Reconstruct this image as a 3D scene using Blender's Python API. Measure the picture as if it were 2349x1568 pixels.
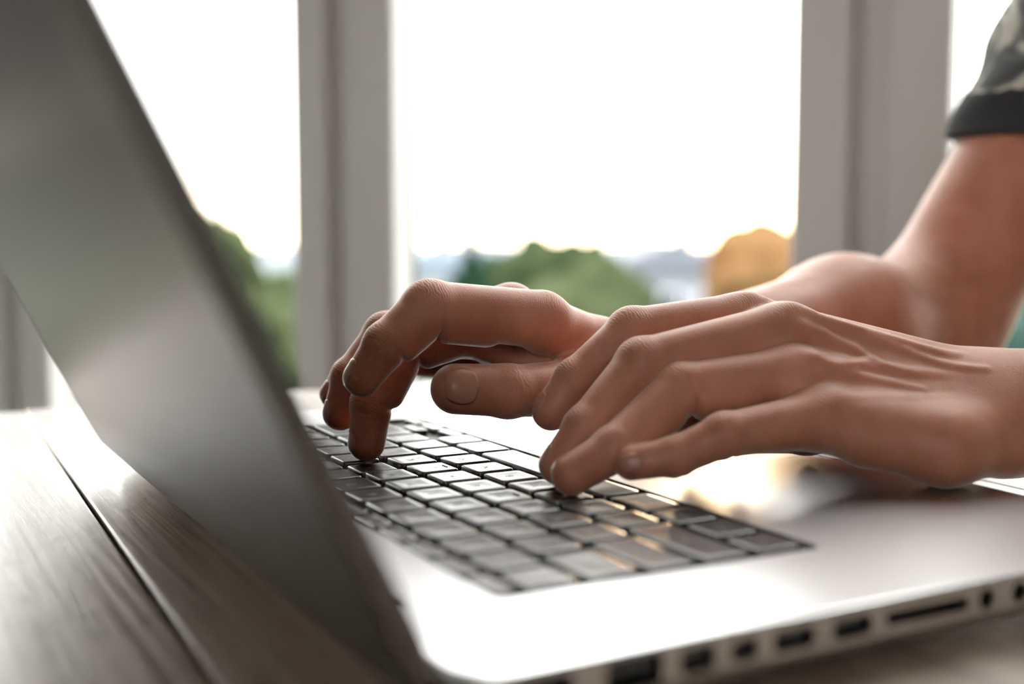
import bpy, bmesh, math, random
import numpy as np
from mathutils import Vector, Matrix, noise as mnoise

random.seed(7)
rng = np.random.default_rng(7)
S = bpy.context.scene
COL = S.collection
for o in list(bpy.data.objects):
    bpy.data.objects.remove(o, do_unlink=True)

# World frame: metres. X = along the keyboard to the typist's right, Y = from the typist to the screen hinge,
# Z = up, origin at the front left corner of the keyboard at key-top height.
MM = 0.001

# ------------------------------------------------------------------ camera
CAM = Vector((-0.25753, 0.23811, 0.08888))
YAW, PITCH = -0.498917, -0.0892746
FWD = Vector((math.cos(PITCH) * math.cos(YAW), math.cos(PITCH) * math.sin(YAW), math.sin(PITCH)))
cam_d = bpy.data.cameras.new('camera')
cam = bpy.data.objects.new('camera', cam_d)
COL.objects.link(cam)
cam.location = CAM
cam.rotation_euler = FWD.to_track_quat('-Z', 'Y').to_euler()
cam_d.sensor_width = 36.0
cam_d.lens = 2763.2 / 2349.0 * 36.0
cam_d.clip_start = 0.01
cam_d.clip_end = 2000
cam_d.dof.use_dof = True
cam_d.dof.focus_distance = 0.468
cam_d.dof.aperture_fstop = 4.2
cam_d.dof.aperture_blades = 0
S.camera = cam

# ------------------------------------------------------------------ sky, sun, exposure
FH = Vector((0.87810, -0.47847, 0))
RT = Vector((-0.47847, -0.87810, 0))
SUN_DIR = (FH * math.cos(math.radians(9.8)) + RT * math.sin(math.radians(9.8)))
SUN_DIR = (SUN_DIR * math.cos(math.radians(2.2)) + Vector((0, 0, math.sin(math.radians(2.2))))).normalized()
world = bpy.data.worlds.new('sky')
S.world = world
world.use_nodes = True
nt = world.node_tree
nt.nodes.clear()
N = nt.nodes.new
L = nt.links.new
w_out = N('ShaderNodeOutputWorld')
w_bg = N('ShaderNodeBackground')
w_tc = N('ShaderNodeTexCoord')
w_sep = N('ShaderNodeSeparateXYZ')
w_ramp = N('ShaderNodeValToRGB')
w_ramp.color_ramp.elements[0].position = 0.0
w_ramp.color_ramp.elements[0].color = (1.0, 0.80, 0.58, 1)
w_ramp.color_ramp.elements[1].position = 0.07
w_ramp.color_ramp.elements[1].color = (1.0, 0.985, 0.97, 1)
w_dot = N('ShaderNodeVectorMath')
w_dot.operation = 'DOT_PRODUCT'
w_dot.inputs[1].default_value = SUN_DIR
w_mx = N('ShaderNodeMath')
w_mx.operation = 'MAXIMUM'
w_mx.inputs[1].default_value = 0.0
w_pow = N('ShaderNodeMath')
w_pow.operation = 'POWER'
w_pow.inputs[1].default_value = 260.0
w_glow = N('ShaderNodeMix')
w_glow.data_type = 'RGBA'
w_glow.blend_type = 'ADD'
w_glow.inputs[0].default_value = 1.0
w_gc = N('ShaderNodeMix')
w_gc.data_type = 'RGBA'
w_gc.inputs[6].default_value = (0, 0, 0, 1)
w_gc.inputs[7].default_value = (0.7, 0.40, 0.15, 1)
L(w_tc.outputs['Generated'], w_sep.inputs[0])
L(w_sep.outputs['Z'], w_ramp.inputs[0])
L(w_tc.outputs['Generated'], w_dot.inputs[0])
L(w_dot.outputs['Value'], w_mx.inputs[0])
L(w_mx.outputs[0], w_pow.inputs[0])
L(w_pow.outputs[0], w_gc.inputs[0])
w_away = N('ShaderNodeMapRange')      # the sky away from the low sun is cooler
w_away.inputs['From Min'].default_value = 0.6
w_away.inputs['From Max'].default_value = -0.6
w_cool = N('ShaderNodeMix')
w_cool.data_type = 'RGBA'
w_cool.inputs[7].default_value = (0.90, 0.95, 1.02, 1)
L(w_dot.outputs['Value'], w_away.inputs['Value'])
L(w_away.outputs[0], w_cool.inputs[0])
L(w_ramp.outputs[0], w_cool.inputs[6])
L(w_cool.outputs[2], w_glow.inputs[6])
L(w_gc.outputs[2], w_glow.inputs[7])
L(w_glow.outputs[2], w_bg.inputs['Color'])
w_bg.inputs['Strength'].default_value = 8.0
L(w_bg.outputs[0], w_out.inputs[0])

sun_d = bpy.data.lights.new('sun', 'SUN')
sun = bpy.data.objects.new('sun', sun_d)
COL.objects.link(sun)
sun.rotation_euler = (-SUN_DIR).to_track_quat('-Z', 'Y').to_euler()
sun_d.energy = 1.5
sun_d.angle = math.radians(2.0)
sun_d.color = (1.0, 0.68, 0.40)

S.view_settings.view_transform = 'Standard'
S.view_settings.look = 'None'
S.view_settings.gamma = 1.0
S.view_settings.use_curve_mapping = False
S.view_settings.exposure = 0.0
S.cycles.max_bounces = 5
S.cycles.diffuse_bounces = 3
S.cycles.glossy_bounces = 2
S.cycles.sample_clamp_indirect = 6.0
S.cycles.transparent_max_bounces = 12
S.cycles.caustics_reflective = False
S.cycles.caustics_refractive = False
S.cycles.use_denoising = True
S.cycles.use_adaptive_sampling = True
S.cycles.adaptive_threshold = 0.07
S.cycles.adaptive_min_samples = 20

# ------------------------------------------------------------------ helpers
def tag(o, label=None, cat=None, group=None, kind=None):
    if label: o['label'] = label
    if cat: o['category'] = cat
    if group: o['group'] = group
    if kind: o['kind'] = kind
    return o

def empty(name, loc=(0, 0, 0), parent=None):
    o = bpy.data.objects.new(name, None)
    o.empty_display_size = 0.05
    COL.objects.link(o)
    if parent is not None:
        o.parent = parent
        o.matrix_parent_inverse = Matrix.Identity(4)
        o.location = Vector(loc) - parent_origin(parent)
    else:
        o.location = loc
    return o

def parent_origin(p):
    v = Vector((0, 0, 0))
    while p is not None:
        v += p.location
        p = p.parent
    return v

def link(name, me, mat, parent=None, loc=None, smooth=False):
    """link mesh data as one object; loc is a WORLD location (parents are only translated)"""
    o = bpy.data.objects.new(name, me)
    COL.objects.link(o)
    if mat is not None and not me.materials:
        me.materials.append(mat)
    if parent is not None:
        o.parent = parent
    base = parent_origin(parent) if parent is not None else Vector((0, 0, 0))
    o.location = (Vector(loc) if loc is not None else Vector((0, 0, 0))) - base
    if smooth:
        me.polygons.foreach_set('use_smooth', [True] * len(me.polygons))
    return o

def mesh_from(name, verts, faces):
    me = bpy.data.meshes.new(name)
    me.from_pydata([tuple(v) for v in verts], [], [tuple(f) for f in faces])
    me.update()
    return me

def bm_mesh(name, bm):
    bmesh.ops.recalc_face_normals(bm, faces=bm.faces)
    me = bpy.data.meshes.new(name)
    bm.to_mesh(me)
    bm.free()
    return me

def add_box(bm, lo, hi, M=None, bevel=0.0, seg=2):
    lo, hi = Vector(lo), Vector(hi)
    r = bmesh.ops.create_cube(bm, size=1.0)
    vs = r['verts']
    for v in vs:
        v.co = Vector(((v.co.x + .5) * (hi.x - lo.x) + lo.x, (v.co.y + .5) * (hi.y - lo.y) + lo.y, (v.co.z + .5) * (hi.z - lo.z) + lo.z))
    if bevel > 0:
        es = list({e for v in vs for e in v.link_edges})
        rb = bmesh.ops.bevel(bm, geom=es, offset=bevel, segments=seg, profile=.5, affect='EDGES')
        vs = list({v for f in rb['faces'] for v in f.verts} | {v for v in vs if v.is_valid})
        if M is not None:
            allv = set(vs)
            stack = list(vs)
            while stack:
                v = stack.pop()
                for e in v.link_edges:
                    w = e.other_vert(v)
                    if w not in allv:
                        allv.add(w); stack.append(w)
            vs = list(allv)
    if M is not None:
        for v in vs:
            v.co = M @ v.co
    return vs

def box_mesh(name, lo, hi, bevel=0.0, M=None, seg=2):
    bm = bmesh.new()
    add_box(bm, lo, hi, M, bevel, seg)
    return bm_mesh(name, bm)

def add_cyl(bm, p0, p1, r0, r1=None, n=16):
    p0, p1 = Vector(p0), Vector(p1)
    r1 = r0 if r1 is None else r1
    d = (p1 - p0)
    q = d.to_track_quat('Z', 'Y').to_matrix()
    ra, rb = [], []
    for k in range(n):
        a = 2 * math.pi * k / n
        off = q @ Vector((math.cos(a), math.sin(a), 0))
        ra.append(bm.verts.new(p0 + off * r0))
        rb.append(bm.verts.new(p1 + off * r1))
    for k in range(n):
        bm.faces.new((ra[k], ra[(k + 1) % n], rb[(k + 1) % n], rb[k]))
    bm.faces.new(ra[::-1])
    bm.faces.new(rb)

def round_rect(x0, x1, y0, y1, r, n=6):
    pts = []
    for cx, cy, a0 in ((x1 - r, y1 - r, 0), (x0 + r, y1 - r, 90), (x0 + r, y0 + r, 180), (x1 - r, y0 + r, 270)):
        for k in range(n + 1):
            a = math.radians(a0 + 90 * k / n)
            pts.append((cx + r * math.cos(a), cy + r * math.sin(a)))
    return pts

def loft(bm, rings, cap0=True, cap1=True, close=True):
    rv = [[bm.verts.new(p) for p in ring] for ring in rings]
    n = len(rv[0])
    for a, b in zip(rv, rv[1:]):
        for k in range(n if close else n - 1):
            bm.faces.new((a[k], a[(k + 1) % n], b[(k + 1) % n], b[k]))
    if cap0: bm.faces.new(rv[0][::-1])
    if cap1: bm.faces.new(rv[-1])
    return rv

# ------------------------------------------------------------------ materials
def mat_new(name):
    m = bpy.data.materials.new(name)
    m.use_nodes = True
    b = m.node_tree.nodes['Principled BSDF']
    return m, m.node_tree, b

def simple(name, color, rough=0.5, metal=0.0, spec=0.5, nscale=0, namp=0.1, bump=0.0, bscale=200, coat=0.0):
    m, t, b = mat_new(name)
    b.inputs['Base Color'].default_value = (*color, 1)
    b.inputs['Roughness'].default_value = rough
    b.inputs['Metallic'].default_value = metal
    b.inputs['Specular IOR Level'].default_value = spec
    b.inputs['Coat Weight'].default_value = coat
    tc = t.nodes.new('ShaderNodeTexCoord')
    if nscale:
        nz = t.nodes.new('ShaderNodeTexNoise')
        nz.inputs['Scale'].default_value = nscale
        nz.inputs['Detail'].default_value = 4
        rp = t.nodes.new('ShaderNodeValToRGB')
        rp.color_ramp.elements[0].position = .3
        rp.color_ramp.elements[1].position = .7
        rp.color_ramp.elements[0].color = (*[c * (1 - namp) for c in color], 1)
        rp.color_ramp.elements[1].color = (*[min(1, c * (1 + namp)) for c in color], 1)
        t.links.new(tc.outputs['Object'], nz.inputs['Vector'])
        t.links.new(nz.outputs['Fac'], rp.inputs[0])
        t.links.new(rp.outputs[0], b.inputs['Base Color'])
    if bump:
        nb = t.nodes.new('ShaderNodeTexNoise')
        nb.inputs['Scale'].default_value = bscale
        nb.inputs['Detail'].default_value = 3
        bp = t.nodes.new('ShaderNodeBump')
        bp.inputs['Strength'].default_value = bump
        bp.inputs['Distance'].default_value = 0.001
        t.links.new(tc.outputs['Object'], nb.inputs['Vector'])
        t.links.new(nb.outputs['Fac'], bp.inputs['Height'])
        t.links.new(bp.outputs[0], b.inputs['Normal'])
    return m

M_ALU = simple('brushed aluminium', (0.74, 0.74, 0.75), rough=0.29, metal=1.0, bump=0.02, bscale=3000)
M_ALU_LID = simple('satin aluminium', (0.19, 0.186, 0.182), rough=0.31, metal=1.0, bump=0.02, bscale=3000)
M_KEY = simple('black key plastic', (0.018, 0.018, 0.019), rough=0.25, spec=1.0, bump=0.015, bscale=2500)
M_KEY.node_tree.nodes['Principled BSDF'].inputs['IOR'].default_value = 1.8
M_WELL = simple('keyboard well black', (0.012, 0.012, 0.013), rough=0.5)
M_PORT = simple('port interior', (0.008, 0.008, 0.009), rough=0.5)
M_BLACK = simple('black hinge plastic', (0.012, 0.012, 0.012), rough=0.4)
M_SCREEN = simple('screen glass', (0.01, 0.01, 0.012), rough=0.06)
M_RUBBER = simple('rubber foot', (0.02, 0.02, 0.02), rough=0.8)
M_LEGEND = simple('key legend grey', (0.32, 0.32, 0.30), rough=0.5)
M_PVC = simple('white window plastic', (0.69, 0.665, 0.65), rough=0.42, nscale=3, namp=0.02)
M_GASKET = simple('grey gasket', (0.10, 0.10, 0.10), rough=0.6)
M_WALL = simple('painted wall', (0.62, 0.60, 0.58), rough=0.85, nscale=4, namp=0.03, bump=0.1, bscale=400)
M_CEIL = simple('ceiling paint', (0.80, 0.79, 0.77), rough=0.9, nscale=3, namp=0.02)
M_FLOOR = simple('dark oak floor', (0.09, 0.06, 0.042), rough=0.45, nscale=9, namp=0.25)

def wood_mat():
    m, t, b = mat_new('dark stained wood')
    tc = t.nodes.new('ShaderNodeTexCoord')
    mp = t.nodes.new('ShaderNodeMapping')
    mp.inputs['Scale'].default_value = (2.6, 100, 100)
    oi = t.nodes.new('ShaderNodeObjectInfo')
    add = t.nodes.new('ShaderNodeVectorMath')
    add.operation = 'ADD'
    mul = t.nodes.new('ShaderNodeVectorMath')
    mul.operation = 'SCALE'
    mul.inputs['Scale'].default_value = 37.0
    cmb = t.nodes.new('ShaderNodeCombineXYZ')
    L = t.links.new
    L(oi.outputs['Random'], cmb.inputs[0])
    L(oi.outputs['Random'], cmb.inputs[1])
    L(cmb.outputs[0], mul.inputs[0])
    L(tc.outputs['Object'], mp.inputs['Vector'])
    L(mp.outputs[0], add.inputs[0])
    L(mul.outputs[0], add.inputs[1])
    nz = t.nodes.new('ShaderNodeTexNoise')
    nz.inputs['Scale'].default_value = 3.0
    nz.inputs['Detail'].default_value = 8
    nz.inputs['Roughness'].default_value = 0.62
    nz.inputs['Distortion'].default_value = 0.6
    L(add.outputs[0], nz.inputs['Vector'])
    rp = t.nodes.new('ShaderNodeValToRGB')
    rp.color_ramp.elements[0].position = .32
    rp.color_ramp.elements[0].color = (0.22, 0.150, 0.108, 1)
    rp.color_ramp.elements[1].position = .72
    rp.color_ramp.elements[1].color = (0.52, 0.405, 0.32, 1)
    L(nz.outputs['Fac'], rp.inputs[0])
    L(rp.outputs[0], b.inputs['Base Color'])
    rr = t.nodes.new('ShaderNodeMapRange')
    b.inputs['Coat Weight'].default_value = 0.5
    b.inputs['Coat Roughness'].default_value = 0.25
    rr.inputs['To Min'].default_value = 0.2
    rr.inputs['To Max'].default_value = 0.42
    L(nz.outputs['Fac'], rr.inputs['Value'])
    L(rr.outputs[0], b.inputs['Roughness'])
    b.inputs['Specular IOR Level'].default_value = 0.9
    bp = t.nodes.new('ShaderNodeBump')
    bp.inputs['Strength'].default_value = 0.55
    bp.inputs['Distance'].default_value = 0.0012
    L(nz.outputs['Fac'], bp.inputs['Height'])
    nz2 = t.nodes.new('ShaderNodeTexNoise')
    nz2.inputs['Scale'].default_value = 38
    nz2.inputs['Detail'].default_value = 3
    L(tc.outputs['Object'], nz2.inputs['Vector'])
    bp2 = t.nodes.new('ShaderNodeBump')
    bp2.inputs['Strength'].default_value = 0.25
    bp2.inputs['Distance'].default_value = 0.004
    L(nz2.outputs['Fac'], bp2.inputs['Height'])
    L(bp2.outputs[0], bp.inputs['Normal'])
    L(bp.outputs[0], b.inputs['Normal'])
    return m
M_WOOD = wood_mat()

def skin_mat():
    m, t, b = mat_new('skin')
    L = t.links.new
    tc = t.nodes.new('ShaderNodeTexCoord')
    nz = t.nodes.new('ShaderNodeTexNoise')
    nz.inputs['Scale'].default_value = 55
    nz.inputs['Detail'].default_value = 5
    L(tc.outputs['Object'], nz.inputs['Vector'])
    rp = t.nodes.new('ShaderNodeValToRGB')
    rp.color_ramp.elements[0].position = .3
    rp.color_ramp.elements[0].color = (0.48, 0.190, 0.122, 1)
    rp.color_ramp.elements[1].position = .7
    rp.color_ramp.elements[1].color = (0.62, 0.272, 0.187, 1)
    L(nz.outputs['Fac'], rp.inputs[0])
    L(rp.outputs[0], b.inputs['Base Color'])
    b.inputs['Roughness'].default_value = 0.48
    b.inputs['Specular IOR Level'].default_value = 0.4
    b.inputs['Sheen Weight'].default_value = 0.7
    b.inputs['Sheen Roughness'].default_value = 0.35
    b.inputs['Sheen Tint'].default_value = (1.0, 0.9, 0.82, 1)
    b.inputs['Subsurface Weight'].default_value = 0.55
    b.inputs['Subsurface Radius'].default_value = (1.0, 0.35, 0.18)
    b.inputs['Subsurface Scale'].default_value = 0.0035
    # joint wrinkles: phase (mm along the finger) and mask are vertex attributes
    ph = t.nodes.new('ShaderNodeAttribute'); ph.attribute_name = 'wrinkle_phase'
    mk = t.nodes.new('ShaderNodeAttribute'); mk.attribute_name = 'wrinkle_mask'
    n1 = t.nodes.new('ShaderNodeTexNoise')
    n1.inputs['Scale'].default_value = 160
    n1.inputs['Detail'].default_value = 3
    L(tc.outputs['Object'], n1.inputs['Vector'])
    wob = t.nodes.new('ShaderNodeMath'); wob.operation = 'MULTIPLY_ADD'
    wob.inputs[1].default_value = 6.0
    L(n1.outputs['Fac'], wob.inputs[0])
    L(ph.outputs['Fac'], wob.inputs[2])
    frq = t.nodes.new('ShaderNodeMath'); frq.operation = 'MULTIPLY'
    frq.inputs[1].default_value = 2.6
    L(wob.outputs[0], frq.inputs[0])
    sn = t.nodes.new('ShaderNodeMath'); sn.operation = 'SINE'
    L(frq.outputs[0], sn.inputs[0])
    ab = t.nodes.new('ShaderNodeMath'); ab.operation = 'ABSOLUTE'
    L(sn.outputs[0], ab.inputs[0])
    pw = t.nodes.new('ShaderNodeMath'); pw.operation = 'POWER'
    pw.inputs[1].default_value = 0.5
    L(ab.outputs[0], pw.inputs[0])
    wm = t.nodes.new('ShaderNodeMath'); wm.operation = 'MULTIPLY'
    L(pw.outputs[0], wm.inputs[0]); L(mk.outputs['Fac'], wm.inputs[1])
    b1 = t.nodes.new('ShaderNodeBump')
    b1.inputs['Strength'].default_value = 0.38
    b1.inputs['Distance'].default_value = 0.0007
    L(wm.outputs[0], b1.inputs['Height'])
    vo = t.nodes.new('ShaderNodeTexVoronoi')
    vo.feature = 'DISTANCE_TO_EDGE'
    vo.inputs['Scale'].default_value = 900
    L(tc.outputs['Object'], vo.inputs['Vector'])
    b2 = t.nodes.new('ShaderNodeBump')
    b2.inputs['Strength'].default_value = 0.45
    b2.inputs['Distance'].default_value = 0.0003
    L(vo.outputs['Distance'], b2.inputs['Height'])
    L(b1.outputs[0], b2.inputs['Normal'])
    L(b2.outputs[0], b.inputs['Normal'])
    return m
M_SKIN = skin_mat()
M_NAIL = simple('fingernail', (0.47, 0.215, 0.150), rough=0.33, spec=0.45, nscale=60, namp=0.06)

def shirt_mat():
    m, t, b = mat_new('mottled grey cotton')
    L = t.links.new
    tc = t.nodes.new('ShaderNodeTexCoord')
    nz = t.nodes.new('ShaderNodeTexNoise')
    nz.inputs['Scale'].default_value = 17
    nz.inputs['Detail'].default_value = 3
    nz.inputs['Distortion'].default_value = 1.2
    L(tc.outputs['Object'], nz.inputs['Vector'])
    rp = t.nodes.new('ShaderNodeValToRGB')
    e = rp.color_ramp.elements
    e[0].position = .46; e[0].color = (0.045, 0.047, 0.050, 1)
    e[1].position = .60; e[1].color = (0.62, 0.60, 0.54, 1)
    x = e.new(.53); x.color = (0.12, 0.12, 0.12, 1)
    L(nz.outputs['Fac'], rp.inputs[0])
    L(rp.outputs[0], b.inputs['Base Color'])
    b.inputs['Roughness'].default_value = 0.9
    b.inputs['Sheen Weight'].default_value = 0.2
    wv = t.nodes.new('ShaderNodeTexNoise')
    wv.inputs['Scale'].default_value = 900
    L(tc.outputs['Object'], wv.inputs['Vector'])
    bp = t.nodes.new('ShaderNodeBump')
    bp.inputs['Strength'].default_value = .3
    bp.inputs['Distance'].default_value = .001
    L(wv.outputs['Fac'], bp.inputs['Height'])
    L(bp.outputs[0], b.inputs['Normal'])
    return m
M_SHIRT = shirt_mat()
M_HEM = simple('dark cotton hem', (0.035, 0.036, 0.040), rough=0.9)

def glass_mat():
    m = bpy.data.materials.new('window glass')
    m.use_nodes = True
    t = m.node_tree
    t.nodes.clear()
    out = t.nodes.new('ShaderNodeOutputMaterial')
    mix = t.nodes.new('ShaderNodeMixShader')
    tr = t.nodes.new('ShaderNodeBsdfTransparent')
    gl = t.nodes.new('ShaderNodeBsdfGlossy')
    gl.inputs['Roughness'].default_value = 0.02
    fr = t.nodes.new('ShaderNodeFresnel')
    fr.inputs['IOR'].default_value = 1.25
    tr.inputs['Color'].default_value = (0.97, 0.98, 0.97, 1)
    geo = t.nodes.new('ShaderNodeNewGeometry')      # the ray leaves the thin pane unbent: no reflection from the inner side
    inv = t.nodes.new('ShaderNodeMath')
    inv.operation = 'SUBTRACT'
    inv.inputs[0].default_value = 1.0
    mul = t.nodes.new('ShaderNodeMath')
    mul.operation = 'MULTIPLY'
    t.links.new(geo.outputs['Backfacing'], inv.inputs[1])
    t.links.new(inv.outputs[0], mul.inputs[0])
    t.links.new(fr.outputs[0], mul.inputs[1])
    t.links.new(mul.outputs[0], mix.inputs[0])
    t.links.new(tr.outputs[0], mix.inputs[1])
    t.links.new(gl.outputs[0], mix.inputs[2])
    t.links.new(mix.outputs[0], out.inputs[0])
    return m
M_GLASS = glass_mat()

def foliage(name, c0, c1, transl=0.35):
    m = bpy.data.materials.new(name)
    m.use_nodes = True
    t = m.node_tree
    t.nodes.clear()
    L = t.links.new
    out = t.nodes.new('ShaderNodeOutputMaterial')
    mix = t.nodes.new('ShaderNodeMixShader')
    df = t.nodes.new('ShaderNodeBsdfDiffuse')
    tl = t.nodes.new('ShaderNodeBsdfTranslucent')
    tc = t.nodes.new('ShaderNodeTexCoord')
    nz = t.nodes.new('ShaderNodeTexNoise')
    nz.inputs['Scale'].default_value = 1.6
    nz.inputs['Detail'].default_value = 6
    rp = t.nodes.new('ShaderNodeValToRGB')
    rp.color_ramp.elements[0].position = .35
    rp.color_ramp.elements[1].position = .65
    rp.color_ramp.elements[0].color = (*c0, 1)
    rp.color_ramp.elements[1].color = (*c1, 1)
    L(tc.outputs['Object'], nz.inputs['Vector'])
    L(nz.outputs['Fac'], rp.inputs[0])
    L(rp.outputs[0], df.inputs['Color'])
    L(rp.outputs[0], tl.inputs['Color'])
    mix.inputs[0].default_value = transl
    L(df.outputs[0], mix.inputs[1])
    L(tl.outputs[0], mix.inputs[2])
    L(mix.outputs[0], out.inputs[0])
    return m

# ------------------------------------------------------------------ the room (wall frame: t along the window wall, n into the room)
TH = math.atan(0.55)
W_O = Vector((CAM.x, CAM.y, 0)) + FH * 1.5
W_T = RT * math.cos(TH) - FH * math.sin(TH)
W_N = -(RT * math.sin(TH) + FH * math.cos(TH))
WM = Matrix(((W_T.x, W_N.x, 0, W_O.x), (W_T.y, W_N.y, 0, W_O.y), (0, 0, 1, 0), (0, 0, 0, 1)))
FLOOR_Z, CEIL_Z = -0.768, 2.62
SILL_Z, HEAD_Z = -0.34, 2.45
T0, T1, N1 = -3.0, 2.9, 3.3

def struct(name, me, mat, parent=None):
    o = link(name, me, mat, parent)
    if parent is None:
        o['kind'] = 'structure'
    return o

struct('floor', box_mesh('floor', (T0 - .1, -.15, FLOOR_Z - .1), (T1 + .1, N1 + .1, FLOOR_Z), M=WM), M_FLOOR)
struct('ceiling', box_mesh('ceiling', (T0 - .1, -.15, CEIL_Z), (T1 + .1, N1 + .1, CEIL_Z + .1), M=WM), M_CEIL)

# openings along the window wall (t of glass edges) and the mullions between
MULL = [(-1.75, -1.58), (-1.0085, -0.8376), (-0.3459, -0.1757), (0.3483, 0.5152), (1.055, 1.26)]
# solid wall under, over and beside the windows
def wall_far():
    bm = bmesh.new()
    add_box(bm, (T0, -.15, FLOOR_Z), (T1, -.01, SILL_Z - .001), WM)
    add_box(bm, (T0, -.15, HEAD_Z + .001), (T1, -.01, CEIL_Z), WM)
    add_box(bm, (T0, -.15, SILL_Z), (-1.75, -.01, HEAD_Z), WM)  # unseen left side, closed to keep window light off lid and table
    add_box(bm, (1.24, -.15, SILL_Z), (T1, -.01, HEAD_Z), WM)  # unseen right side, closed to darken the arm and near hand
    return bm_mesh('wall_far', bm)
struct('wall_far', wall_far(), M_WALL)

def opening_wall(name, axis, opens):
    """side walls with window openings; opens: list of (a0,a1,z0,z1)"""
    bm = bmesh.new()
    if axis == 'left': put = lambda a0, a1, z0, z1: add_box(bm, (T0 - .12, a0, z0), (T0, a1, z1), WM)
    elif axis == 'right': put = lambda a0, a1, z0, z1: add_box(bm, (T1, a0, z0), (T1 + .12, a1, z1), WM)
    else: put = lambda a0, a1, z0, z1: add_box(bm, (a0, N1, z0), (a1, N1 + .12, z1), WM)
    lo, hi = (-.15, N1) if axis in ('left', 'right') else (T0, T1)
    cur = lo
    for a0, a1, z0, z1 in sorted(opens):
        put(cur, a0, FLOOR_Z, CEIL_Z)
        put(a0, a1, FLOOR_Z, z0)
        put(a0, a1, z1, CEIL_Z)
        cur = a1
    put(cur, hi, FLOOR_Z, CEIL_Z)
    return struct(name, bm_mesh(name, bm), M_WALL)
LEFT_OPEN = []
BACK_FILL_OPEN = [(-1.5, -0.8, 0.0, 1.6), (1.1, 1.8, 0.0, 1.6)]  # unseen openings behind the camera, added to fill hands and table with light
RIGHT_OPEN = []
opening_wall('wall_left', 'left', LEFT_OPEN)
opening_wall('wall_right', 'right', RIGHT_OPEN)
opening_wall('wall_back', 'back', BACK_FILL_OPEN)

win_n = [0]
def window(t0, t1, left_w, right_w, frame_M=WM, zs=SILL_Z, zh=HEAD_Z):
    """one sash: two stiles, two rails, glass, rubber gasket. t0..t1 = clear glass"""
    win_n[0] += 1
    root = empty('window_%d' % win_n[0], frame_M @ Vector(((t0 + t1) / 2, -.03, zs)))
    root['kind'] = 'structure'
    def bar(nm, a0, a1, z0, z1, n0=-.041, n1=0.0, mat=M_PVC, bev=.006):
        return link(nm, box_mesh(nm, (a0, n0, z0), (a1, n1, z1), bev, frame_M, 3), mat, root)
    bar('stile', t0 - left_w, t0, zs, zh)
    bar('stile', t1, t1 + right_w, zs, zh)
    bar('rail', t0, t1, zs, zs + .07)
    bar('rail', t0, t1, zh - .07, zh)
    for a0, a1 in ((t0, t0 + .005), (t1 - .005, t1)):
        bar('gasket', a0, a1, zs + .07, zh - .07, -.046, -.0395, M_GASKET, 0)
    g = bar('pane', t0, t1, zs + .05, zh - .05, -.05, -.046, M_GLASS, 0)
    g['label'] = 'clear window glass'
    return root
SW = 0.062
for k in range(len(MULL) - 1):
    a, b = MULL[k][1], MULL[k + 1][0]
    if k == 2:
        window(a, b, 0.0735, 0.0625)
    else:
        window(a, b, 0.0680, 0.0580)
# fixed posts behind the stiles
for k, (a, b) in enumerate(MULL):
    tr = struct('trim_%d' % (k + 1), box_mesh('post', (a + .03, -.10, SILL_Z), (b - .03, -.032, HEAD_Z), .004, WM), M_PVC)
struct('trim_6', box_mesh('sill', (-1.76, -.06, SILL_Z - .03), (1.30, .10, SILL_Z - .0005), .006, WM), M_PVC)
# unseen windows of the other walls, added as fill light
def side_matrix(axis):
    if axis == 'left':
        return WM @ Matrix(((0, 1, 0, T0), (-1, 0, 0, 0), (0, 0, 1, 0), (0, 0, 0, 1)))
    if axis == 'right':
        return WM @ Matrix(((0, -1, 0, T1), (1, 0, 0, 0), (0, 0, 1, 0), (0, 0, 0, 1)))
    return WM @ Matrix(((-1, 0, 0, 0), (0, -1, 0, N1), (0, 0, 1, 0), (0, 0, 0, 1)))
for (a0, a1, z0, z1) in LEFT_OPEN:
    Ml = side_matrix('left')
    m = (a0 + a1) / 2
    window(-a1 + .07, -m - .05, .07, .05, Ml, z0, z1)
    window(-m + .05, -a0 - .07, .05, .07, Ml, z0, z1)
for (a0, a1, z0, z1) in RIGHT_OPEN:
    Mr = side_matrix('right')
    m = (a0 + a1) / 2
    window(a0 + .07, m - .05, .07, .05, Mr, z0, z1)
    window(m + .05, a1 - .07, .05, .07, Mr, z0, z1)
for (a0, a1, z0, z1) in BACK_FILL_OPEN:
    Mb = side_matrix('back')
    m = (a0 + a1) / 2
    window(-a1 + .07, -m - .05, .07, .05, Mb, z0, z1)
    window(-m + .05, -a0 - .07, .05, .07, Mb, z0, z1)

# ------------------------------------------------------------------ outdoors
GROUND_Z = -7.0
def yard(lat, dist, z=GROUND_Z):
    p = Vector((CAM.x, CAM.y, 0)) + FH * dist + RT * lat
    return Vector((p.x, p.y, z))

M_GRASS = simple('meadow', (0.05, 0.08, 0.03), rough=0.95, nscale=.15, namp=0.35)
gm = box_mesh('ground', (-400, -400, -1), (400, 400, 0))
g = link('ground', gm, M_GRASS, None, (0, 0, GROUND_Z))
g['kind'] = 'structure'

def blob(bm, c, r, amp, sub=3, sq=(1, 1, 1), seed=0):
    res = bmesh.ops.create_icosphere(bm, subdivisions=sub, radius=1.0)
    for v in res['verts']:
        d = v.co.normalized()
        k = 1 + amp * mnoise.noise(d * 2.3 + Vector((seed, seed * 1.7, 0))) + amp * .6 * mnoise.noise(d * 6 + Vector((seed, 3, seed)))
        v.co = Vector(c) + Vector((d.x * sq[0], d.y * sq[1], d.z * sq[2])) * (r * k)

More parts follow.
